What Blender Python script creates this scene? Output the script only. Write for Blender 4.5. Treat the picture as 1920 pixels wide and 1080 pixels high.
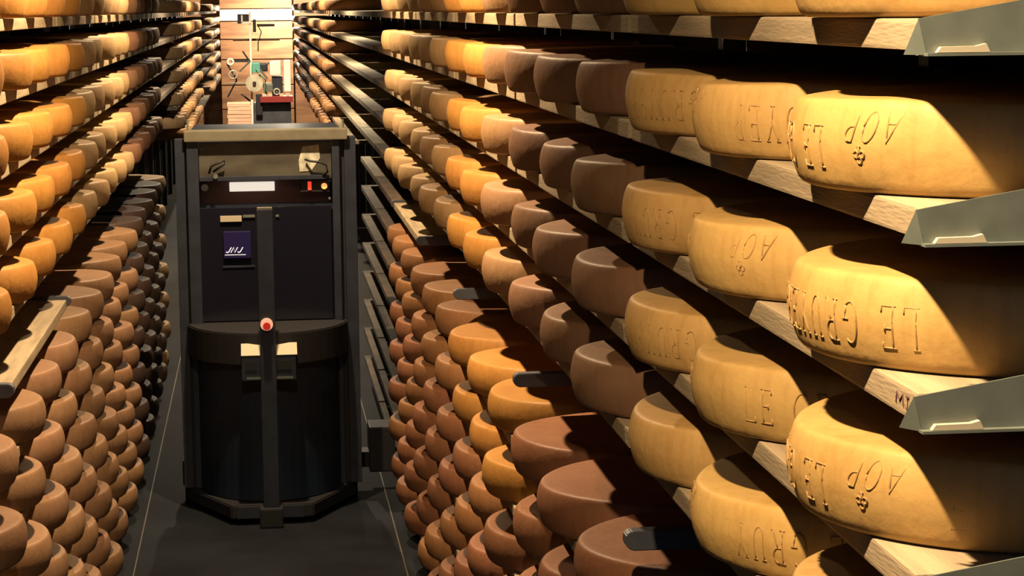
import bpy, bmesh, math, random
from mathutils import Vector, Matrix

for o in list(bpy.data.objects):
    bpy.data.objects.remove(o, do_unlink=True)
SC = bpy.context.scene
COL = SC.collection
rnd = random.Random(11)

# ------------------------------------------------------------------ camera
F, TH, PS, RO, EYE = 4100.0, 0.1278, 0.11432, -0.0109, 2.5
R0 = Vector((math.cos(PS), -math.sin(PS), 0))
FW = Vector((math.sin(PS)*math.cos(TH), math.cos(PS)*math.cos(TH), -math.sin(TH)))
U0 = Vector((math.sin(PS)*math.sin(TH), math.cos(PS)*math.sin(TH), math.cos(TH)))
RT = R0*math.cos(RO) + U0*math.sin(RO)
UP = -R0*math.sin(RO) + U0*math.cos(RO)
cd = bpy.data.cameras.new('camera')
cam = bpy.data.objects.new('camera', cd)
COL.objects.link(cam)
cd.sensor_width = 36.0
cd.lens = F/1920*36.0
cd.clip_start = .05
cd.clip_end = 200
m3 = Matrix((RT, UP, -FW)).transposed()
cam.matrix_world = Matrix.Translation((0, 0, EYE)) @ m3.to_4x4()
SC.camera = cam

# ------------------------------------------------------------------ world, exposure, lamps
w = bpy.data.worlds.new('cellar_air')
SC.world = w
w.use_nodes = True
w.node_tree.nodes['Background'].inputs[0].default_value = (.07, .10, .30, 1)
w.node_tree.nodes['Background'].inputs[1].default_value = 0.11
SC.view_settings.view_transform = 'Standard'
SC.view_settings.look = 'None'
SC.view_settings.exposure = 0.0
SC.view_settings.gamma = 1.0
SC.view_settings.use_curve_mapping = False

WARM = (1.0, .70, .40)
LAMPS = [  # x, y, height above the eye, watts, colour
    (0.00, 1.85, .92, 620, WARM),
    (0.00, 6.20, .92, 620, WARM),
    (0.00, 10.1, .95, 620, WARM),
    (0.00, 15.8, .95, 650, (1.0, .84, .60)),
    (0.00, 20.6, .95, 950, WARM),
    (0.05, 25.0, .95, 1100, (1.0, .76, .50)),
    (0.05, 31.5, .95, 900, (1.0, .78, .52)),
    (0.50, 37.3, -.05, 420, (1.0, .84, .60)),  # added beside the end wall to brighten it, below ceiling height
]
for lx, ly, lz, lw, lc in LAMPS:
    ld = bpy.data.lights.new('ceiling_or_fill_light', 'SPOT' if ly < 36 else 'POINT')
    ld.energy = lw
    ld.color = lc
    if ly < 36:
        ld.spot_size = math.radians(152)
        ld.spot_blend = 1.0
    ld.shadow_soft_size = .03
    lo = bpy.data.objects.new('ceiling_or_fill_light', ld)
    COL.objects.link(lo)
    lo.location = (lx, ly, EYE+lz)
# weak cool fill light added behind the camera to turn shadows bluish
gd = bpy.data.lights.new('cool_fill_light', 'AREA')
gd.shape = 'RECTANGLE'
gd.size, gd.size_y = 1.6, .6
gd.energy = 8
gd.color = (.55, .68, 1.0)
go = bpy.data.objects.new('cool_fill_light', gd)
COL.objects.link(go)
go.location = (-.2, -1.2, EYE+.7)
go.rotation_euler = (math.radians(75), 0, 0)

# ------------------------------------------------------------------ helpers
def ray(px, py):
    u, v = px-960.0, 540.0-py
    return RT*(u/F) + UP*(v/F) + FW

def W(px, py, Y):
    """point of the place that lies at distance Y along the aisle"""
    d = ray(px, py)
    t = Y/d.y
    return Vector((d.x*t, Y, EYE + d.z*t))

def proj(p):
    q = Vector(p) - Vector((0, 0, EYE))
    z = q.dot(FW)
    if z < .05:
        return None
    return 960+F*q.dot(RT)/z, 540-F*q.dot(UP)/z

def tag(o, label=None, cat=None, group=None, kind=None):
    if label: o['label'] = label
    if cat: o['category'] = cat
    if group: o['group'] = group
    if kind: o['kind'] = kind
    return o

def link(name, me, mat=None, parent=None, loc=None):
    o = bpy.data.objects.new(name, me)
    COL.objects.link(o)
    if mat is not None and me is not None and not me.materials:
        me.materials.append(mat)
    if parent is not None: o.parent = parent
    if loc is not None: o.location = loc
    return o

def empty(name, loc):
    o = bpy.data.objects.new(name, None)
    o.empty_display_size = .1
    COL.objects.link(o)
    o.location = loc
    return o

class MB:
    """collects shapes in world space; build() makes ONE mesh object"""
    def __init__(s): s.bm = bmesh.new()
    def box(s, a, b, bev=0.0):
        lo = Vector([min(a[i], b[i]) for i in range(3)]); hi = Vector([max(a[i], b[i]) for i in range(3)])
        r = bmesh.ops.create_cube(s.bm, size=1.0)
        vs = r['verts']
        for v in vs:
            v.co = Vector([(lo[i]+hi[i])/2 + v.co[i]*(hi[i]-lo[i]) for i in range(3)])
        if bev > 0:
            es = list({e for v in vs for e in v.link_edges})
            bmesh.ops.bevel(s.bm, geom=es, offset=bev, segments=2, affect='EDGES', profile=.7)
        return s
    def prism(s, poly, lo, hi, axis='z', bev=0):
        def P(p, h):
            if axis == 'z': return (p[0], p[1], h)
            if axis == 'y': return (p[0], h, p[1])
            return (h, p[0], p[1])
        a = [s.bm.verts.new(P(p, lo)) for p in poly]
        b = [s.bm.verts.new(P(p, hi)) for p in poly]
        n = len(poly)
        fs = [s.bm.faces.new(a[::-1]), s.bm.faces.new(b)]
        for i in range(n):
            fs.append(s.bm.faces.new((a[i], a[(i+1) % n], b[(i+1) % n], b[i])))
        bmesh.ops.recalc_face_normals(s.bm, faces=fs)
        if bev:
            es = list({e for f in fs for e in f.edges})
            bmesh.ops.bevel(s.bm, geom=es, offset=bev, segments=2, affect='EDGES')
        return s
    def cyl(s, p, q, r, seg=20, r2=None):
        p, q = Vector(p), Vector(q)
        d = q-p
        M = Matrix.Translation((p+q)/2) @ d.to_track_quat('Z', 'Y').to_matrix().to_4x4()
        bmesh.ops.create_cone(s.bm, cap_ends=True, segments=seg, radius1=r, radius2=r if r2 is None else r2,
                              depth=d.length, matrix=M)
        return s
    def ring(s, c, axis, r, t, seg=36, ts=10):
        c = Vector(c); ax = Vector(axis).normalized()
        q = ax.to_track_quat('Z', 'Y')
        rows = []
        for i in range(seg):
            a = 2*math.pi*i/seg
            row = []
            for j in range(ts):
                b = 2*math.pi*j/ts
                row.append(s.bm.verts.new(c + q @ Vector(((r+t*math.cos(b))*math.cos(a), (r+t*math.cos(b))*math.sin(a), t*math.sin(b)))))
            rows.append(row)
        for i in range(seg):
            for j in range(ts):
                s.bm.faces.new((rows[i][j], rows[(i+1) % seg][j], rows[(i+1) % seg][(j+1) % ts], rows[i][(j+1) % ts]))
        return s
    def tube(s, pts, r, seg=10):
        pts = [Vector(p) for p in pts]
        prev = None
        for i, p in enumerate(pts):
            d = (pts[min(i+1, len(pts)-1)]-pts[max(i-1, 0)]).normalized()
            q = d.to_track_quat('Z', 'Y')
            row = [s.bm.verts.new(p + q @ Vector((r*math.cos(2*math.pi*j/seg), r*math.sin(2*math.pi*j/seg), 0))) for j in range(seg)]
            if prev:
                for j in range(seg):
                    s.bm.faces.new((prev[j], prev[(j+1) % seg], row[(j+1) % seg], row[j]))
            else:
                s.bm.faces.new(row[::-1])
            prev = row
        s.bm.faces.new(prev)
        return s
    def mesh(s, name, origin=(0, 0, 0), smooth=False):
        me = bpy.data.meshes.new(name)
        bmesh.ops.translate(s.bm, verts=s.bm.verts, vec=-Vector(origin))
        s.bm.to_mesh(me); s.bm.free()
        if smooth:
            for p in me.polygons: p.use_smooth = True
        return me
    def build(s, name, mat, parent=None, smooth=False):
        """parent at its own place: geometry is given in world space"""
        if parent is not None:
            org = parent.location.copy()
            pp = parent.parent
            while pp is not None:
                org += pp.location; pp = pp.parent
            me = s.mesh(name, org, smooth)
            return link(name, me, mat, parent)
        zs = [v.co for v in s.bm.verts]
        org = Vector((sum(v.x for v in zs)/len(zs), sum(v.y for v in zs)/len(zs), min(v.z for v in zs)))
        me = s.mesh(name, org, smooth)
        return link(name, me, mat, None, org)

# ------------------------------------------------------------------ materials
def mat(name, col, rough=.6, metal=0.0, noise=0.0, nscale=8.0, bump=0.0, bscale=40.0, emit=None, estr=0, stretch=(1, 1, 1), spec=.5, col2=None):
    m = bpy.data.materials.new(name); m.use_nodes = True
    nt = m.node_tree; b = nt.nodes['Principled BSDF']
    b.inputs['Roughness'].default_value = rough
    b.inputs['Metallic'].default_value = metal
    b.inputs['Specular IOR Level'].default_value = spec
    b.inputs['Base Color'].default_value = (*col, 1)
    tc = nt.nodes.new('ShaderNodeTexCoord'); mp = nt.nodes.new('ShaderNodeMapping')
    mp.inputs['Scale'].default_value = stretch
    nt.links.new(tc.outputs['Object'], mp.inputs['Vector'])
    if noise or col2:
        n = nt.nodes.new('ShaderNodeTexNoise'); n.inputs['Scale'].default_value = nscale; n.inputs['Detail'].default_value = 6
        nt.links.new(mp.outputs['Vector'], n.inputs['Vector'])
        r = nt.nodes.new('ShaderNodeValToRGB')
        c2 = col2 or tuple(c*(1-noise) for c in col)
        r.color_ramp.elements[0].position = .35; r.color_ramp.elements[1].position = .65
        r.color_ramp.elements[0].color = (*c2, 1); r.color_ramp.elements[1].color = (*col, 1)
        nt.links.new(n.outputs['Fac'], r.inputs['Fac'])
        nt.links.new(r.outputs['Color'], b.inputs['Base Color'])
    if bump:
        n2 = nt.nodes.new('ShaderNodeTexNoise'); n2.inputs['Scale'].default_value = bscale; n2.inputs['Detail'].default_value = 4
        nt.links.new(mp.outputs['Vector'], n2.inputs['Vector'])
        bp = nt.nodes.new('ShaderNodeBump'); bp.inputs['Strength'].default_value = bump; bp.inputs['Distance'].default_value = .004
        nt.links.new(n2.outputs['Fac'], bp.inputs['Height']); nt.links.new(bp.outputs['Normal'], b.inputs['Normal'])
    if emit:
        b.inputs['Emission Color'].default_value = (*emit, 1); b.inputs['Emission Strength'].default_value = estr
    return m

def cheese_material():
    """rind: the wheel's own colour times a mottle, thin cloth lines and a rough skin"""
    m = bpy.data.materials.new('cheese_rind'); m.use_nodes = True
    nt = m.node_tree; N = nt.nodes; L = nt.links; b = N['Principled BSDF']
    oi = N.new('ShaderNodeObjectInfo'); tc = N.new('ShaderNodeTexCoord')
    off = N.new('ShaderNodeVectorMath'); off.operation = 'ADD'
    sc = N.new('ShaderNodeMath'); sc.operation = 'MULTIPLY'; sc.inputs[1].default_value = 37.0
    L.new(oi.outputs['Random'], sc.inputs[0]); L.new(tc.outputs['Object'], off.inputs[0]); L.new(sc.outputs[0], off.inputs[1])
    n = N.new('ShaderNodeTexNoise'); n.inputs['Scale'].default_value = 7; n.inputs['Detail'].default_value = 7; n.inputs['Roughness'].default_value = .62
    L.new(off.outputs[0], n.inputs['Vector'])
    r = N.new('ShaderNodeValToRGB')
    r.color_ramp.elements[0].position = .30; r.color_ramp.elements[0].color = (.84, .79, .72, 1)
    r.color_ramp.elements[1].position = .62; r.color_ramp.elements[1].color = (1.05, 1.05, 1.05, 1)
    L.new(n.outputs['Fac'], r.inputs['Fac'])
    mx = N.new('ShaderNodeMix'); mx.data_type = 'RGBA'; mx.blend_type = 'MULTIPLY'; mx.inputs[0].default_value = 1
    L.new(oi.outputs['Color'], mx.inputs[6]); L.new(r.outputs['Color'], mx.inputs[7])
    # vertical cloth streaks
    mp = N.new('ShaderNodeMapping'); mp.inputs['Scale'].default_value = (60, 60, 5)
    L.new(off.outputs[0], mp.inputs['Vector'])
    n2 = N.new('ShaderNodeTexNoise'); n2.inputs['Scale'].default_value = 1; n2.inputs['Detail'].default_value = 3
    L.new(mp.outputs['Vector'], n2.inputs['Vector'])
    r2 = N.new('ShaderNodeValToRGB')
    r2.color_ramp.elements[0].position = .36; r2.color_ramp.elements[0].color = (.82, .78, .72, 1)
    r2.color_ramp.elements[1].position = .5; r2.color_ramp.elements[1].color = (1, 1, 1, 1)
    L.new(n2.outputs['Fac'], r2.inputs['Fac'])
    mx2 = N.new('ShaderNodeMix'); mx2.data_type = 'RGBA'; mx2.blend_type = 'MULTIPLY'; mx2.inputs[0].default_value = .45
    L.new(mx.outputs[2], mx2.inputs[6]); L.new(r2.outputs['Color'], mx2.inputs[7])
    L.new(mx2.outputs[2], b.inputs['Base Color'])
    b.inputs['Roughness'].default_value = .55
    b.inputs['Specular IOR Level'].default_value = .25
    n3 = N.new('ShaderNodeTexNoise'); n3.inputs['Scale'].default_value = 55; n3.inputs['Detail'].default_value = 4
    L.new(off.outputs[0], n3.inputs['Vector'])
    bp = N.new('ShaderNodeBump'); bp.inputs['Strength'].default_value = .25; bp.inputs['Distance'].default_value = .004
    L.new(n3.outputs['Fac'], bp.inputs['Height']); L.new(bp.outputs['Normal'], b.inputs['Normal'])
    return m

M = dict(
    rind=cheese_material(),
    letter=mat('embossed_rind', (.29, .165, .050), .6, noise=.2, nscale=60),
    board=mat('spruce_board', (.32, .25, .155), .75, noise=.4, nscale=3, stretch=(9, 1, 9), bump=.3, bscale=30),
    shadeboard=mat('shaded_spruce_board', (.13, .085, .05), .8, col2=(.04, .03, .02), nscale=2.2, stretch=(4, 1, 4), bump=.4, bscale=25),  # dark brown copy of the board, shade of dim bays put in
    steel=mat('galvanised_steel', (.14, .165, .145), .45, .25, noise=.2, nscale=25),
    dsteel=mat('dark_rack_steel', (.10, .11, .13), .5, .6, noise=.3),
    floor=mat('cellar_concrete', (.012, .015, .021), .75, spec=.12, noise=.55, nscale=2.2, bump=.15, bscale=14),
    wall=mat('dark_cellar_wall', (.02, .018, .02), .9, noise=.4),
    ceil=mat('dark_cellar_ceiling', (.03, .03, .035), .9),
    rail=mat('worn_floor_rail', (.11, .09, .06), .5, .3, noise=.5, nscale=30),
    rbody=mat('robot_dark_panel', (.012, .022, .042), .4, 0, noise=.3, nscale=3),
    rpost=mat('robot_grey_frame', (.030, .038, .058), .45, .3, noise=.3, nscale=12),
    rblack=mat('black_rubber', (.008, .008, .012), .6),
    rbeam=mat('robot_painted_beam', (.15, .14, .10), .5, .1, noise=.25, nscale=10),
    rpanel=mat('robot_brushed_panel', (.10, .095, .072), .45, .35, col2=(.05, .047, .04), nscale=5, stretch=(1, 1, 2.5)),
    patch=mat('worn_pale_patch', (.52, .52, .42), .7, col2=(.30, .30, .24), nscale=30),
    cream=mat('cream_plastic', (.42, .38, .28), .5),
    glass=mat('smoked_door_glass', (.008, .008, .014), .16),
    brown=mat('brown_inner_panel', (.10, .045, .03), .35),
    navy=mat('navy_screen', (.015, .012, .055), .2, emit=(.02, .02, .10), estr=.08),
    logo=mat('white_logo', (.85, .85, .9), .5, emit=(.8, .85, 1), estr=.55),
    lampw=mat('lit_tube_cover', (.9, .88, .8), .4, emit=(1, .93, .80), estr=.75),
    lampr=mat('lit_red_lamp', (.7, .05, .02), .4, emit=(1, .06, .03), estr=.9),
    lampo=mat('lit_orange_lamp', (.9, .3, .06), .4, emit=(1, .30, .08), estr=1.6),
    red=mat('red_button', (.60, .03, .02), .35, emit=(1, .05, .02), estr=.15),
    ring=mat('pale_button_ring', (.85, .62, .50), .4, emit=(1, .55, .42), estr=.35),
    red2=mat('red_machine_tray', (.20, .02, .02), .5),
    green=mat('green_motor', (.10, .34, .28), .45),
    white=mat('white_enamel', (.82, .80, .72), .4),
    pink=mat('pink_wooden_boards', (.72, .42, .30), .7, noise=.3, nscale=3, stretch=(1, 1, 20)),
    endw=mat('orange_wooden_wall', (.34, .17, .08), .7, col2=(.18, .08, .04), nscale=1.5, stretch=(1, 1, 6)),
    endlit=mat('lit_end_slat', (.86, .74, .52), .7),  # pale slat colour with the bright light put into it
    disc=mat('pale_pulley', (.55, .55, .42), .5, .3, noise=.4, nscale=10),
    ink=mat('branded_ink', (.06, .02, .02), .8),
)

# ------------------------------------------------------------------ dimensions of the racks
XF = .606            # front of the wheels from the middle of the aisle
RAD, HGT = .267, .100
TOP0, PITCH = EYE-.1062, .19
BX, BXB, BTH = .662, 1.19, .032   # board front, back, thickness
SP, GAP = .5626, .0749
BAY = 3*SP+GAP
YR0, YL0 = 2.438, 5.410
RB0 = 2.125          # first bracket plane on the right rack
LB0 = 5.725-2*BAY    # on the left rack
def topz(k): return TOP0 - PITCH*k
def boardtop(k): return topz(k)-HGT
def yright(n): return YR0 + n*SP + GAP*math.floor(n/3+1e-6)
def yleft(n): return YL0 + n*SP + GAP*math.floor((n+2)/3+1e-6)
KS = [-1, 0, 1, 2, 3, 5, 6, 7, 8, 9, 10, 11]

# ------------------------------------------------------------------ the setting
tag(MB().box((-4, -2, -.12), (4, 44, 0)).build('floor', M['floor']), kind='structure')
tag(MB().box((-1.36, -2, 0), (-1.26, 40, 3.75)).build('wall_left', M['wall']), kind='structure')
tag(MB().box((1.26, -2, 0), (1.36, 40, 3.75)).build('wall_right', M['wall']), kind='structure')
tag(MB().box((-1.36, -2, 3.76), (1.36, 40, 3.86)).build('ceiling', M['ceil']), kind='structure')
tag(MB().box((-1.26, 38.6, 0), (1.26, 38.75, 3.75)).build('wall_back', M['endw']), kind='structure')
for s, nm in ((-1, 'trim_1'), (1, 'trim_2')):
    tag(MB().box((s*.603, 1.0, 0), (s*.609, 38, .006)).build(nm, M['rail']), kind='structure')

# ------------------------------------------------------------------ wheels of cheese
def wheel_mesh(name, seg, sd):
    r = random.Random(sd)
    prof = [(0, 0), (.10, 0), (.20, .0), (.246, .0005), (.252, .003), (.2555, .007), (.2585, .014), (.263, .028), (.2662, .044), (.267, .056),
            (.2658, .070), (.2632, .082), (.2605, .090), (.2585, .0945), (.2565, .0972), (.2535, .0990), (.249, .0998), (.240, .1002), (.19, .1004), (.10, .1002), (0, .100)]
    a1, a2, a3 = r.uniform(0, 6.28), r.uniform(0, 6.28), r.uniform(0, 6.28)
    bm = bmesh.new()
    prev = None
    for (pr, pz) in prof:
        if pr == 0:
            cur = [bm.verts.new((0, 0, pz))]
        else:
            cur = []
            for i in range(seg):
                t = 2*math.pi*i/seg
                k = 1 + .004*math.sin(2*t+a1) + .002*math.sin(5*t+a2)
                dz = (.0022*math.sin(3*t+a3)+.0015*math.sin(t+a1))*(pz/.100) * min(1, pr/.2)
                cur.append(bm.verts.new((pr*k*math.cos(t), pr*k*math.sin(t), pz+dz)))
        if prev:
            if len(prev) == 1:
                for i in range(seg): bm.faces.new((prev[0], cur[(i+1) % seg], cur[i]))
            elif len(cur) == 1:
                for i in range(seg): bm.faces.new((prev[i], prev[(i+1) % seg], cur[0]))
            else:
                for i in range(seg): bm.faces.new((prev[i], prev[(i+1) % seg], cur[(i+1) % seg], cur[i]))
        prev = cur
    me = bpy.data.meshes.new(name)
    bm.to_mesh(me); bm.free()
    for p in me.polygons: p.use_smooth = True
    me.materials.append(M['rind'])
    return me
NEARM = [wheel_mesh('cheese_wheel', 96, i) for i in range(5)]
FARM = [wheel_mesh('cheese_wheel_far', 40, 20+i) for i in range(4)]

# own colours of wheel batches; the darkest has shade put in: (word, rgb)
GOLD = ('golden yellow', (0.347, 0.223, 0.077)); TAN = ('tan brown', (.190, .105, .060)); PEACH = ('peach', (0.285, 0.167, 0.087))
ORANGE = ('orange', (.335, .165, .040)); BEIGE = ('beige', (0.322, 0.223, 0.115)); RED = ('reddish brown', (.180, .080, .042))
RUST = ('rusty orange', (.215, .105, .045)); BROWN = ('dark brown', (.200, .110, .066)); SAND = ('sandy', (.215, .125, .070)); SHADED_BROWN = ('shaded brown', (0.053, 0.034, 0.028))
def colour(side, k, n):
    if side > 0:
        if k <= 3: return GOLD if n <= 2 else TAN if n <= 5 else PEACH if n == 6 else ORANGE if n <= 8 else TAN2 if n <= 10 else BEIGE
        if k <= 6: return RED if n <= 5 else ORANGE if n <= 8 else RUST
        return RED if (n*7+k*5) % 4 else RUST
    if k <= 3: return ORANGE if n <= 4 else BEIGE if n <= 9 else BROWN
    return SAND if n <= 9 else SHADED_BROWN
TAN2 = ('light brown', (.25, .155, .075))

wheels = []   # side, k, n, y, group-name
for k in KS:
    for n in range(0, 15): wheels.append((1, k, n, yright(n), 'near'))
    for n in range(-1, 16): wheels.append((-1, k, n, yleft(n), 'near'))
for b in range(10, 20):          # far bays of the right rack
    for j in range(3): wheels.append((1, None, 100+b*3+j, RB0+BAY*b+.31+j*SP, 'far'))
for b in [9, 10, 11, 12, 16, 17, 18, 19]:
    for j in range(3): wheels.append((-1, None, 100+b*3+j, LB0+BAY*b+.31+j*SP, 'far'))
tmp = []
for s, k, n, y, g in wheels:
    if g == 'far':
        for kk in (-1, 0, 1, 2, 3, 4, 5): tmp.append((s, kk, n, y, 'far'))
    else: tmp.append((s, k, n, y, g))
wheels = []
for s, k, n, y, g in tmp:
    # seen from the camera at all?
    a = proj((s*XF, y, topz(k))); b_ = proj((s*(XF+RAD), y-RAD, topz(k)-HGT)); c = proj((s*(XF+.12), y+RAD*.8, topz(k)))
    xs = [a[0], b_[0]] ; ys = [a[1], b_[1], c[1], proj((s*XF, y, topz(k)-HGT))[1]]
    if s > 0 and min(xs) > 1915: continue
    if s < 0 and max(xs) < 2: continue
    if min(ys) > 1078 or max(ys) < 1: continue
    if y > 10.8 and 336 < a[0] < 662 and min(ys) > 238: continue
    wheels.append((s, k, n, y, g))
wheels.sort(key=lambda t: t[3])
single, rest = wheels[:300], wheels[300:]
ORD = ['nearest', 'second', 'third', 'fourth', 'fifth', 'sixth', 'seventh', 'eighth', 'ninth', 'tenth', 'eleventh', 'twelfth',
       'thirteenth', 'fourteenth', 'fifteenth', 'sixteenth', 'seventeenth', 'eighteenth', 'nineteenth', 'twentieth']
ROWW = {-1: 'topmost', 0: 'second', 1: 'third', 2: 'fourth', 3: 'fifth', 4: 'empty', 5: 'sixth', 6: 'seventh', 7: 'eighth', 8: 'ninth', 9: 'tenth', 10: 'eleventh', 11: 'twelfth'}
cnt = {}
WH = {}
for s, k, n, y, g in single:
    i = cnt.get((s, k), 0); cnt[(s, k)] = i+1
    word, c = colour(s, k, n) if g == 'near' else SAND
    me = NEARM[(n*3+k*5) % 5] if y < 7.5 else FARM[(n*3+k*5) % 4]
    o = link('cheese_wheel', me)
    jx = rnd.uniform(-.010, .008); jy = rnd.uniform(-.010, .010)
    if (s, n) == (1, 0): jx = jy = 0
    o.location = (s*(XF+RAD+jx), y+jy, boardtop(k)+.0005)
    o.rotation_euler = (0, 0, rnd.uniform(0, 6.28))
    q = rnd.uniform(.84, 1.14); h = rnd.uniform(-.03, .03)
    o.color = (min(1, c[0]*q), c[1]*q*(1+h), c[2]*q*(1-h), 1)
    side = 'right' if s > 0 else 'left'
    tag(o, f'{word} cheese wheel in {ROWW[k]} row of {side} rack, {ORD[i]} along from viewer', 'cheese',
        f'cheese wheels on the {side} rack')
    WH[(s, k, n)] = o

# everything farther down the aisle: one object
low = wheel_mesh('cheese_wheel_low', 20, 77)
base = [v.co.copy() for v in low.vertices]; polys = [tuple(p.vertices) for p in low.polygons]
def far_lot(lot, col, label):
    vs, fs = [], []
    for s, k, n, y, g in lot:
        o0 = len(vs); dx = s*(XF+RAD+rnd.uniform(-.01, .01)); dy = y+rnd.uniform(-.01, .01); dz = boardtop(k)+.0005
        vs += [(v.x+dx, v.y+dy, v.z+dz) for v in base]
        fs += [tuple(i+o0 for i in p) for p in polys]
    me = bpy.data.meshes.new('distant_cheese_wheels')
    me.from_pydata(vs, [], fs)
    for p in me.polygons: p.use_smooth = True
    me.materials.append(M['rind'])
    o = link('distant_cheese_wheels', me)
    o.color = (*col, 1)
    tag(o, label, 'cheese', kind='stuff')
print('WHEELS', len(single), len(rest), single[-1][3], sorted({(t[0], round(t[3])) for t in rest})[:5])
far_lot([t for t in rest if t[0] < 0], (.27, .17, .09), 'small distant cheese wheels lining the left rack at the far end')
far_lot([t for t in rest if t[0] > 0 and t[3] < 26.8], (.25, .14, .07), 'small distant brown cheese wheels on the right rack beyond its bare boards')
far_lot([t for t in rest if t[0] > 0 and t[3] >= 26.8], (.08, .05, .04), 'tiny shaded cheese wheels at the farthest end of the right rack')  # dark colour puts the shade of the far end into the wheels

# ------------------------------------------------------------------ moulded writing on the nearest wheels
def arc(cx, cy, rx, ry, a0, a1, n=10):
    return [(cx+rx*math.cos(math.radians(a0+(a1-a0)*i/n)), cy+ry*math.sin(math.radians(a0+(a1-a0)*i/n))) for i in range(n+1)]
GLY = {  # strokes in a 0..w by 0..1 box
    'L': (.55, [[(.12, 1), (.12, 0), (.55, 0), (.55, .16)], [(0, 1), (.24, 1)], [(0, 0), (.12, 0)]]),
    'E': (.55, [[(.12, 1), (.12, 0)], [(0, 1), (.52, 1), (.52, .86)], [(0, 0), (.55, 0), (.55, .15)], [(.12, .52), (.4, .52)], [(.4, .6), (.4, .44)]]),
    'G': (.66, [arc(.34, .5, .32, .5, 55, 305, 16), [(.52, .10), (.56, .42), (.40, .42)], [(.56, .42), (.66, .42)]]),
    'R': (.62, [[(.12, 0), (.12, 1)], [(0, 0), (.24, 0)], [(0, 1), (.3, 1)]+arc(.3, .76, .22, .24, 90, -90, 8)+[(.12, .52)], [(.3, .52), (.56, 0), (.64, 0)]]),
    'U': (.64, [[(.10, 1), (.10, .3)]+arc(.32, .3, .22, .3, 180, 360, 10)+[(.54, 1)], [(0, 1), (.2, 1)], [(.44, 1), (.64, 1)]]),
    'Y': (.62, [[(.06, 1), (.31, .5), (.31, 0)], [(.56, 1), (.31, .5)], [(-.02, 1), (.16, 1)], [(.46, 1), (.64, 1)], [(.21, 0), (.41, 0)]]),
    'A': (.6, [[(0, 0), (.3, 1), (.6, 0)], [(.11, .38), (.49, .38)]]),
    'O': (.6, [arc(.3, .5, .28, .5, 0, 360, 18)]),
    'P': (.5, [[(.08, 0), (.08, 1), (.25, 1)]+arc(.25, .75, .22, .25, 90, -90, 8)+[(.08, .5)]]),
    'M': (.7, [[(0, 0), (.08, 1), (.35, .3), (.62, 1), (.7, 0)]]),
    'J': (.45, [[(.42, 1), (.42, .2)]+arc(.24, .2, .18, .2, 0, -180, 8)]),
    'N': (.6, [[(0, 0), (0, 1), (.58, 0), (.58, 1)]]),
}
CLUB = [arc(.5, .78, .2, .2, 0, 360, 10), arc(.24, .45, .2, .2, 0, 360, 10), arc(.76, .45, .2, .2, 0, 360, 10), [(.5, .5), (.5, 0)], [(.35, 0), (.65, 0)]]
def strokes(word, H, slant=0.0, gap=.30):
    x = 0; out = []
    for ch in word:
        if ch == ' ': x += .7*H; continue
        wd, st = GLY[ch]
        for pl in st: out.append([(x + px_*H + slant*py_*H, py_*H) for px_, py_ in pl])
        x += (wd+gap)*H
    return out, x
WORDSEQ = []
def full_text():
    """LE GRUYERE, then AOP over a club sign, once: strokes and total length"""
    out = []; x = 0
    for wd, H, sl, z in (('LE GRUYERE', .046, 0, .024), ('AOP', .033, .35, .006)):
        st, ln = strokes(wd, H, sl)
        # narrow letters as on the mould
        sx = .74 if wd != 'AOP' else .95
        out += [[(x+a*sx, z+b) for a, b in pl] for pl in st]
        if wd == 'AOP':
            for pl in CLUB: out.append([(x+.050+a*.017, z+.038+b*.019) for a, b in pl])
        x += ln*sx+.040
    return out, x
FT, FTL = full_text()
def rad_at(z):
    prof = [(.252, .003), (.2555, .007), (.2585, .014), (.263, .028), (.2662, .044), (.267, .056), (.2658, .070), (.2632, .082), (.2605, .090), (.2585, .0945)]
    for (r1, z1), (r2, z2) in zip(prof, prof[1:]):
        if z <= z2: return r1+(r2-r1)*max(0, (z-z1))/(z2-z1)
    return .2585
def lettering(wheel, phase, rng, flip=True):
    """thin raised ribs bent round the wheel, writing upside down as the wheels lie; rng = azimuths kept"""
    B = MB()
    total = 2*math.pi*RAD
    for rep in range(-2, 4):
        for pl in FT:
            pts = []
            for i in range(len(pl)-1):
                a, b = pl[i], pl[i+1]
                m_ = max(1, int(math.hypot(b[0]-a[0], b[1]-a[1])/.006))
                pts += [(a[0]+(b[0]-a[0])*j/m_, a[1]+(b[1]-a[1])*j/m_) for j in range(m_)]
            pts.append(pl[-1])
            # turned by 180 degrees: runs clockwise seen from above, heights mirrored
            az = [phase - (p[0]+rep*FTL)/RAD if flip else phase + (p[0]+rep*FTL)/RAD for p in pts]
            if min(az) < rng[0] or max(az) > rng[1]: continue
            P = []
            for (u, z), t in zip(pts, az):
                zz = .096-z if flip else z+.004
                rr = rad_at(zz)-.0001
                P.append((rr*math.cos(t), rr*math.sin(t), zz))
            B.tube(P, .0012, 6)
    # the ribs belong to the rind: into the wheel's own mesh, second material
    for f in B.bm.faces:
        f.material_index = 1; f.smooth = True
    B.bm.from_mesh(wheel.data)
    me = bpy.data.meshes.new('cheese_wheel_lettered')
    B.bm.to_mesh(me); B.bm.free()
    me.materials.append(M['rind']); me.materials.append(M['letter'])
    wheel.data = me
def offset_of(ch):
    """how far the ch-th letter of the writing starts from the first"""
    x = 0
    for i, c_ in enumerate('LE GRUYERE'):
        if i == ch: return x*.74
        x += .7*.046 if c_ == ' ' else (GLY[c_][0]+.30)*.046
    return x*.74
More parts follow.
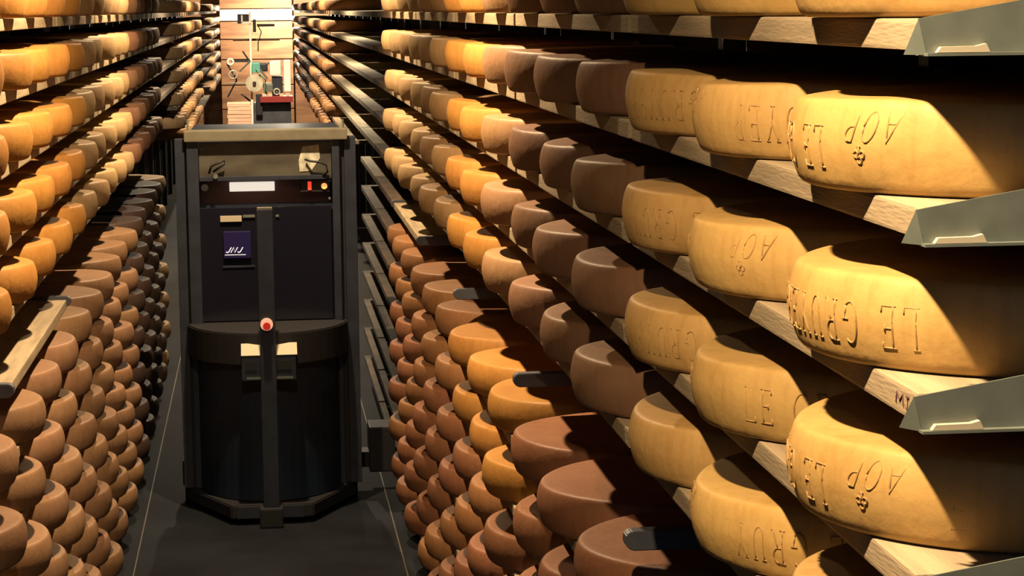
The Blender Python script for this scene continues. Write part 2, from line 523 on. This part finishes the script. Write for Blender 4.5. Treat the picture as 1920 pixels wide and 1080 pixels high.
def azimuth(px, py, wheel):
    """direction, from the wheel's middle, of the point of its rind seen there"""
    d = ray(px, py); c = wheel.location
    A = d.x**2+d.y**2; Bq = d.x*c.x+d.y*c.y; Cq = c.x**2+c.y**2-RAD**2
    disc = Bq*Bq-A*Cq
    t = (Bq-math.sqrt(max(disc, 0)))/A
    return math.atan2(d.y*t-c.y, d.x*t-c.x) % (2*math.pi)
for key, (ch, px_, py_, flip, amax) in {
        (1, -1, 0): (3, 1700, 10, True, 4.6), (1, -1, 1): (3, 1478, 5, True, 5), (1, -1, 2): (5, 1290, 5, True, 5),
        (1, 0, 0): (0, 1541, 260, True, 4.06), (1, 0, 1): (6, 1460, 230, True, 5), (1, 0, 2): (4, 1282, 200, True, 5),
        (1, 1, 0): (0, 1724, 590, True, 4.7), (1, 1, 1): (0, 1336, 480, True, 4.6), (1, 1, 2): (3, 1268, 400, True, 5),
        (1, 2, 0): (0, 1545, 870, True, 5), (1, 2, 1): (0, 1395, 750, False, 5), (1, 2, 2): (4, 1275, 610, True, 5),
        (1, 3, 1): (3, 1512, 1030, True, 5)}.items():
    if key in WH:
        wobj = WH[key]
        wobj.rotation_euler = (0, 0, 0)
        az0 = azimuth(px_, py_, wobj)
        ph = az0 + offset_of(ch)/RAD if flip else az0 - offset_of(ch)/RAD
        lettering(wobj, ph, (2.1, amax), flip)

# ------------------------------------------------------------------ boards
def board_mesh(length, name):
    B = MB()
    n = 3
    B.box((BX, 0, -BTH), (BXB, length, 0), .004)
    return B.mesh(name)
bm_near = board_mesh(BAY-.042, 'shelf_board'); bm_near.materials.append(M['board'])
bm_shaded = board_mesh(BAY-.042, 'shelf_board_shaded'); bm_shaded.materials.append(M['shadeboard'])
def add_board(s, bay, k, bare, idx, me=None):
    y0 = (RB0 if s > 0 else LB0)+BAY*bay+.017
    me = me or bm_near
    o = link('shelf_board', me)
    o.location = (0, y0, boardtop(k)-.0002)
    if s < 0:
        o.rotation_euler = (0, 0, math.pi); o.location = (0, y0+BAY-.042, boardtop(k)-.0002)
    side = 'right' if s > 0 else 'left'
    st = 'bare' if bare else 'laden'
    row = {-1: 'topmost', 0: 'second', 1: 'third', 2: 'fourth', 3: 'fifth', 4: 'sixth', 5: 'seventh', 6: 'eighth', 7: 'ninth', 8: 'tenth', 9: 'eleventh', 10: 'twelfth', 11: 'thirteenth'}[k]
    tag(o, f'{st} wooden shelf board of {side} rack, {row} level, {ORD[idx]} bay from viewer', 'shelf board', f'wooden shelf boards of the {side} rack')
    return o
def inframe(p):
    q = proj(p)
    return q is not None and -60 < q[0] < 1990 and -60 < q[1] < 1130
for s, base in ((1, RB0), (-1, LB0)):
    for k in [-1, 0, 1, 2, 3, 4, 5, 6, 7, 8, 9, 10, 11]:
        idx = 0
        for b in range(0, 20):
            y0, y1 = base+BAY*b, base+BAY*(b+1)
            if y1 > 38.4: continue
            if k == 4 and s > 0 and b < 4: continue
            if k == 4 and s < 0 and b != 2: continue
            mid = (s*BX, y1, boardtop(k))
            if not inframe(mid): continue
            px_ = proj(mid)
            if y0 > 10.8 and 336 < px_[0] < 662 and px_[1] > 240: continue
            if y0 > 14 and k > 5 : continue
            if s < 0 and b in (7, 8) and k >= 3: continue
            bare = (s > 0 and 5 <= b <= 9) or k == 4
            add_board(s, b, k, bare, idx, bm_shaded if (s > 0 and b == 5 or s < 0 and b >= 7 or s > 0 and b >= 10 or k > 4 and b > 4) else bm_near)
            idx += 1

# ------------------------------------------------------------------ racks: uprights and arms
def make_rack(s, base, nb, name_side):
    root = empty('storage_rack', (s*1.22, base, 0))
    tag(root, f'dark steel storage rack with cantilever arms along the {name_side} side of the aisle', 'rack')
    for b in range(nb):
        y = base+BAY*b
        MB().box((s*1.205, y-.03, 0), (s*1.255, y+.03, 3.74)).build('upright', M['dsteel'], root)
        if b > 5: continue
        for k in (range(-1, 12) if b < 4 else (3, 4, 5)):
            zt = boardtop(k)-.002
            tip = proj((s*.66, y, zt))
            if not (-40 < tip[0] < 1960 and -20 < tip[1] < 1100): continue
            if s > 0 and b > 0 and k != 4: continue        # buried between the wheels
            if s < 0 and (k != 4 or b not in (2, 3)): continue
            B = MB()
            x0, x1 = .648, 1.205
            # folded sheet arm: tapered web, bottom lip, raked nose
            t = .0025
            zb = zt-.040
            if b == 0:
                zb = zt-.0315
                web = [(s*(x0+.012), zb), (s*(x0+.003), zb+.034), (s*(x0+.112), zb+.052), (s*.88, zb+.070), (s*x1, zb+.085), (s*x1, zb)]
                yy = y-.006
                B.prism(web, yy, yy+t, 'y')
                B.prism([(s*(x0+.010), zb-.003), (s*x1, zb-.003), (s*x1, zb), (s*(x0+.010), zb)], yy-.010, yy+.030, 'y')
                # raked nose flap
                q = [(s*(x0+.003), yy, zb+.034), (s*(x0+.012), yy, zb-.002), (s*(x0-.004), yy+.026, zb-.002)]
                va = [B.bm.verts.new(v) for v in q]; vb = [B.bm.verts.new((v[0]+s*.002, v[1]+.002, v[2])) for v in q]
                B.bm.faces.new(va); B.bm.faces.new(vb[::-1])
                for i3 in range(3): B.bm.faces.new((va[i3], vb[i3], vb[(i3+1) % 3], va[(i3+1) % 3]))
                bmesh.ops.recalc_face_normals(B.bm, faces=B.bm.faces)
                o = B.build('arm', M['steel'], root)
                L = MB().prism([(s*(x0+.020), zb+.0005), (s*(x0+.024), zb+.006), (s*(x0+.060), zb+.0065), (s*(x0+.070), zb+.009), (s*(x0+.074), zb+.0005)], yy-.009, yy-.0005, 'y')
                L.build('lit_arm_lip', M['cream'], o)  # pale strip paints the light caught along the lip
                tag(o, 'grey galvanised sheet arm with raked nose')
            else:
                zt += .012
                web = [(s*(x0+.004), zt-.030), (s*x0, zt-.022), (s*(x0+.002), zt-.006), (s*(x0+.012), zt), (s*x1, zt+.004), (s*x1, zt-.040), (s*(x0+.014), zt-.036)]
                B.prism(web, y-.022, y+.014, 'y', bev=.002)
                B.build('arm', M['dsteel'], root)
make_rack(1, RB0, 20, 'right')
make_rack(-1, LB0, 19, 'left')

# ink marks branded on a board edge
bk = [o for o in COL.objects if o.name.startswith('shelf_board') and o.get('label', '') == 'laden wooden shelf board of right rack, third level, nearest bay from viewer']
if bk:
    B = MB()
    st, ln = strokes('ML', .012, 0, .25)
    x = RB0+.215
    for pl in st: B.tube([(BX-.0004, RB0+.090-a*3.2, boardtop(1)-.022+b) for a, b in pl], .0011, 6)
    me = B.mesh('branded_mark', bk[0].location)
    link('branded_mark', me, M['ink'], bk[0])

# ------------------------------------------------------------------ the handling robot standing in the aisle
YF, YS = 10.55, 11.02       # front of the chamfered base, shoulders
def X(px, py, Y): return W(px, py, Y).x
def Z(py, Y, px=500): return W(px, py, Y).z
rob = empty('shelf_robot', (0, 10.9, 0))
tag(rob, 'tall dark shelf-tending robot cabinet standing in the middle of the aisle', 'robot')
def plan(w, d=0, cw=.165, yb=11.75, cx=.02):
    return [(cx-w, yb), (cx-w, YS+d), (cx-cw, YF+d), (cx+cw, YF+d), (cx+w, YS+d), (cx+w, yb)]
def curved(w, d, cx=.02, yb=11.75):
    return [(cx-w, yb)]+[(cx-w*math.cos(math.pi*i/24), YS+d-(YS-YF)*math.sin(math.pi*i/24)) for i in range(25)]+[(cx+w, yb)]
MB().prism(plan(.43, 0, .20), .03, .095, bev=.006).build('base', M['rblack'], rob)
for a, b in ((-.165, -.022), (.035, .165)):
    MB().box((a+.012, YF-.012, .032), (b+.012, YF-.0005, .093), .003).build('base_plate', M['rpost'], rob)
MB().prism(curved(.365, .07), .10, .78).build('lower_cabinet', M['rbody'], rob)
MB().prism(curved(.405, .02), .78, .94, bev=.006).build('belt', M['rblack'], rob)
# upper cabinet: back panel, glass door
yb = 11.0
MB().box((-.34, yb+.03, .94), (.40, 11.7, 1.53)).build('cabinet_body', M['rbody'], rob)
MB().box((X(371, 500, yb), yb, .945), (X(623, 500, yb), yb+.012, 1.52), .003).build('glass_door', M['glass'], rob)
MB().box((-.30, yb+.10, 1.53), (.35, yb+.12, 1.69)).build('inner_panel', M['brown'], rob)
MB().box((-.34, yb+.121, 1.53), (.40, 11.7, 1.90)).build('cabinet_rear', M['rbody'], rob)
# frames and posts
for s_, lo_, hi_ in ((-1, 350, 372), (1, 622, 636)):
    MB().box((X(lo_, 300, yb), yb-.03, .10), (X(hi_, 300, yb), yb+.02, Z(262, yb)), .004).build('inner_frame', M['rpost'], rob)
for lo_, hi_ in ((328, 346), (645, 667)):
    MB().box((X(lo_, 300, yb), yb-.02, .10), (X(hi_, 300, yb), yb+.06, Z(258, yb)), .004).build('outer_post', M['rpost'], rob)
for lo_, hi_ in ((346.5, 349.5), (636.5, 644.5)):
    MB().box((X(lo_, 300, yb), yb+.0, .10), (X(hi_, 300, yb), yb+.03, Z(262, yb))).build('guide_channel', M['rblack'], rob)
MB().box((X(345, 250, yb), yb-.05, Z(264, yb-.05)), (X(650, 250, yb), yb+.06, Z(243, yb-.05)), .006).build('top_beam', M['rbeam'], rob)
pn = MB().box((X(373, 300, yb), yb-.01, Z(336, yb)), (X(621, 300, yb), yb+.01, Z(265, yb)), .002).build('top_panel', M['rpanel'], rob)
MB().box((X(374, 330, yb), yb-.028, Z(337, yb)), (X(620, 330, yb), yb-.0105, Z(329, yb)), .002).build('panel_lip', M['rpost'], rob)
# worn patch
pp = [W(562, 322, yb-.011), W(560, 300, yb-.011), W(567, 275, yb-.011), W(597, 271, yb-.011), W(600, 296, yb-.011), W(584, 320, yb-.011)]
MB().prism([(p.x, p.z) for p in pp], yb-.0125, yb-.0102, 'y').build('worn_patch', M['patch'], rob)
for pts in ([(392, 325), (396, 312), (410, 305), (422, 300), (420, 308), (400, 322)], [(572, 299), (582, 302), (600, 304), (612, 310), (614, 322), (606, 330)]):
    MB().tube([W(a, b, yb-.045+(.02 if i in (0, len(pts)-1) else 0)) for i, (a, b) in enumerate(pts)], .006, 8).build('handle', M['rblack'], rob, True)
# lamp strip and signal lamps
MB().box((X(430, 350, yb), yb+.02, Z(358, yb+.02)), (X(515, 350, yb), yb+.05, Z(341, yb+.02)), .004).build('light_strip', M['lampw'], rob)
MB().box((X(563, 350, yb), yb+.0, Z(362, yb)), (X(618, 350, yb), yb+.06, Z(338, yb)), .004).build('signal_box', M['rblack'], rob)
MB().box((X(577, 350, yb), yb-.008, Z(358, yb)), (X(584, 350, yb), yb, Z(342, yb)), .002).build('red_signal', M['lampr'], rob)
c = W(608, 349, yb-.008); MB().cyl(c, c+Vector((0, .01, 0)), .015, 20).build('orange_signal', M['lampo'], rob)
c = W(384, 352, yb-.02); MB().cyl(c, c+Vector((0, .05, 0)), .018, 16).build('hinge_knob', M['rblack'], rob)
c = W(404, 331, yb-.045); MB().cyl(c, c+Vector((0, .03, 0)), .012, 16).build('bolt', M['steel'], rob)
for a, b in ((377, 280), (622, 276), (618, 339), (618, 372)):
    c = W(a, b, yb-.02); MB().cyl(c, c+Vector((0, .02, 0)), .006, 10).build('bolt', M['steel'], rob)
# slats seen through the door
MB().box((X(413, 408, yb), yb-.012, Z(414, yb)), (X(453, 408, yb), yb-.001, Z(403, yb)), .001).build('name_plate', M['cream'], rob)
MB().box((X(455, 404, yb), yb-.008, Z(407, yb)), (X(478, 404, yb), yb-.001, Z(402, yb)), .001).build('door_catch', M['steel'], rob)
MB().box((X(517, 404, yb), yb-.008, Z(407, yb)), (X(523, 404, yb), yb-.001, Z(403, yb)), .001).build('door_catch', M['steel'], rob)
# screen with its logo
sc_ = MB().box((X(419, 450, yb), yb-.02, Z(482, yb)), (X(470, 450, yb), yb-.001, Z(432, yb)), .003).build('display', M['navy'], rob)
B = MB()
p0 = W(423, 474, yb-.022)
st, ln = strokes('JNJ', .026, .45, .34)
for pl in st: B.tube([(p0.x+a*1.28, yb-.0215, p0.z+b) for a, b in pl], .0026, 6)
B.box((p0.x-.004, yb-.0215, p0.z-.013), (p0.x+.10, yb-.0202, p0.z-.010))
B.build('display_logo', M['logo'], sc_)
MB().box((X(418, 500, yb), yb-.006, Z(500, yb)), (X(478, 500, yb), yb-.001, Z(496, yb))).build('door_rail', M['rpost'], rob)
# centre pole
yp = YF-.05
pole = MB().box((X(481, 400, yp), yp-.03, .10), (X(511, 400, yp), yp+.03, Z(392, yp)), .004).build('centre_pole', M['rpost'], rob)
MB().box((X(482, 392, yp), yp-.028, Z(392, yp)), (X(510, 392, yp), yp+.028, Z(392, yp)+.008)).build('pole_cap', M['rbeam'], pole)
MB().box((-.055+.012, yp-.05, .0), (.055+.015, yp+.045, .10), .01).build('pole_foot', M['rblack'], rob)
c = W(500, 608, yp-.031)
bt = MB().cyl(c+Vector((0, .0005, 0)), c+Vector((0, -.012, 0)), .030, 28).build('stop_button', M['ring'], rob)
MB().cyl(c+Vector((0, -.012, -.006)), c+Vector((0, -.035, -.006)), .018, 24).build('button_head', M['red'], bt)
MB().box((-.005, yp+.031, 1.28), (.045, yb-.013, 1.33)).build('pole_bracket', M['rblack'], rob)
# control box on the belt
yc = YF-.015
cb = MB().box((X(453, 680, yc), yc-.03, Z(712, yc)), (X(555, 680, yc), yc+.05, Z(664, yc)), .004).build('control_box', M['rpost'], rob)
B = MB()
a0, a1 = X(452, 660, yc), X(557, 660, yc)
B.prism([(yc-.032, Z(664, yc)), (yc+.05, Z(646, yc)), (yc+.05, Z(664, yc)-.001)], a0, a1, 'x')
B.build('box_lid', M['cream'], cb)
for a, b in ((459, 481), (518, 546)):
    MB().box((X(a, 680, yc), yc-.033, Z(692, yc)), (X(b, 680, yc), yc-.0302, Z(675, yc))).build('box_opening', M['rblack'], cb)
MB().box((X(463, 706, yc), yc-.035, Z(709, yc)), (X(549, 706, yc), yc-.0302, Z(705, yc))).build('box_strip', M['steel'], cb)
# wheels and their housings on the rails
for s_, xx in ((-1, -.40), (1, .44)):
    MB().box((xx-.03, YS+.02, .10), (xx+.03, YS+.20, .23), .01).build('wheel_housing', M['rblack'], rob)
    for yy in (YS+.11, YS+.60):
        MB().cyl((xx-.02, yy, .045), (xx+.02, yy, .045), .045, 24).build('wheel', M['rblack'], rob, False)
MB().box((X(692, 900, 11.3), 11.2, .10), (X(740, 900, 11.3), 11.42, .34), .01).build('side_motor', M['rblack'], rob)
MB().box((.40, 11.25, .12), (.56, 11.38, .2)).build('motor_bracket', M['rblack'], rob)
for px_ in (352, 643):
    a = W(px_, 246, yb); MB().cyl(a, a+Vector((0, 0, .06)), .006, 10).build('top_pin', M['steel'], rob)
c = W(364, 613, yb-.035); MB().box(c-Vector((.012, .01, .003)), c+Vector((.012, .005, .003))).build('frame_clip', M['steel'], rob)

# ------------------------------------------------------------------ far end: turning machine, stacked boards, lit wall
# end slats, one made pale to carry the lit band
end = empty('slatted_end_screen', (0, 38.3, 0))
tag(end, 'brightly lit wooden screen of wide horizontal slats closing the far end of the aisle', 'screen')
ye = 38.3
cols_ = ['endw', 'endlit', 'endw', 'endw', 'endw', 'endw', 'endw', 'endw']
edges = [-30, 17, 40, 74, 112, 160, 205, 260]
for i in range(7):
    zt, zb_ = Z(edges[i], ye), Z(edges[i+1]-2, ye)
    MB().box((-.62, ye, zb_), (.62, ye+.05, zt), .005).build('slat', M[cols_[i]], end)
mc = empty('turning_machine', (.1, 27, 0))
tag(mc, 'distant brushing machine with round pulley, green motor and white mast above the robot', 'machine')
ym = 27.0
def mbox(a, b, c_, d, y0, y1, nm, m_, par=mc, bev=.003):
    return MB().box((X(a, (b+d)/2, ym), y0, Z(d, ym)), (X(c_, (b+d)/2, ym), y1, Z(b, ym)), bev).build(nm, M[m_], par)
mbox(469, 22, 473, 240, ym, ym+.03, 'mast', 'white')
mbox(452, 40, 470, 44, ym-.02, ym, 'mast_arm', 'white')
mbox(452, 28, 455, 43, ym-.02, ym, 'mast_arm', 'white')
mbox(445, 26, 470, 44, ym+.04, ym+.25, 'top_box', 'rblack')
mbox(474, 36, 480, 60, ym, ym+.1, 'cable_box', 'rblack')
mbox(482, 45, 515, 50, ym+.1, ym+.2, 'cross_bar', 'rblack')
mbox(436, 73, 525, 77, ym+.3, ym+.35, 'cross_bar', 'brown')
c = W(477, 156, ym-.10)
dd = MB().cyl(c, c+Vector((0, .05, 0)), .105, 32).build('pulley', M['disc'], mc)
MB().cyl(c-Vector((0, .03, 0)), c, .022, 16).build('pulley_hub', M['rblack'], dd)
c = W(432, 116, ym-.05)
MB().ring(c, (0, 1, 0), .034, .014, 28, 8).build('roller_ring', M['white'], mc, True)
mbox(434, 112, 470, 116, ym, ym+.03, 'roller_arm', 'rpost')
B = MB(); B.cyl(W(449, 134, ym), W(470, 114, ym), .010, 8); B.cyl(W(484, 126, ym-.05), W(502, 148, ym-.05), .012, 8); B.cyl(W(425, 156, ym), W(494, 156, ym), .008, 8)
B.build('linkage', M['steel'], mc)
mbox(472, 116, 488, 136, ym-.08, ym+.12, 'motor', 'green', bev=.02)
mbox(486, 118, 502, 134, ym-.02, ym+.16, 'gearbox', 'rpost', bev=.02)
mbox(505, 114, 527, 142, ym-.04, ym+.12, 'tank', 'white', bev=.03)
mbox(532, 113, 545, 172, ym-.04, ym+.08, 'side_cover', 'white', bev=.01)
mbox(510, 143, 530, 180, ym, ym+.15, 'brush_drive', 'rpost', bev=.01)
mbox(494, 156, 512, 172, ym-.04, ym+.10, 'brush_drive', 'steel', bev=.02)
mbox(488, 180, 549, 191, ym-.2, ym+.3, 'tray', 'red2')
for a, b, c2, d2 in ((426, 120, 444, 150), (444, 150, 427, 182), (452, 176, 470, 190), (486, 140, 500, 176), (500, 120, 512, 116), (455, 96, 470, 118)):
    MB().cyl(W(a, b, ym+.06), W(c2, d2, ym+.06), .010, 8).build('strut', M['rpost'], mc)
for a, b, r_ in ((437, 140, .05), (503, 162, .045), (519, 172, .035)):
    c = W(a, b, ym-.02); rr_ = MB().ring(c, (0, 1, 0), r_, .010, 28, 8).build('guide_wheel', M['disc'], mc, True)
    MB().cyl(c, c+Vector((0, .04, 0)), .014, 12).build('wheel_hub', M['steel'], rr_)
MB().tube([W(484, 96, ym+.05), W(484, 80, ym+.05), W(490, 60, ym+.08), W(482, 45, ym+.1)], .007, 8).build('cable', M['rblack'], mc, True)
MB().tube([W(496, 178, ym-.1), W(498, 150, ym-.1), W(488, 140, ym-.1), W(480, 128, ym-.1)], .008, 8).build('cable', M['green'], mc, True)
for a in (491, 503, 524, 536):
    mbox(a, 175, a+7, 182, ym-.15, ym-.05, 'tray_clip', 'pink')
mbox(476, 192, 546, 262, ym-.1, ym+.4, 'machine_body', 'dsteel', bev=.01)
mbox(480, 175, 492, 215, ym-.16, ym-.11, 'hose_cover', 'rblack', bev=.01)
MB().box((-.02, ym-.1, 0), (.38, ym+.5, .9), .01).build('machine_base', M['rblack'], mc)
ps = empty('board_stack', W(448, 240, 26.2)-Vector((0, 0, 1.0)))
ps.location.z = 0
tag(ps, 'stack of pinkish boards piled behind the robot, left of the white mast', 'boards', None)
B = MB()
xl, xr = X(427, 220, 26.2), X(471, 220, 26.2)
zz = .02
MB().box((xl, 26.2, 0), (xr, 26.7, Z(262, 26.2)), .004).build('pallet', M['rblack'], ps)
z0_ = Z(262, 26.2)
i = 0
while z0_ < Z(193, 26.2):
    dx = .004*((i*7) % 3-1)
    B.box((xl+dx, 26.2+abs(dx), z0_), (xr+dx, 26.7, z0_+.040), .003); z0_ += .044; i += 1
B.build('stacked_boards', M['pink'], ps)
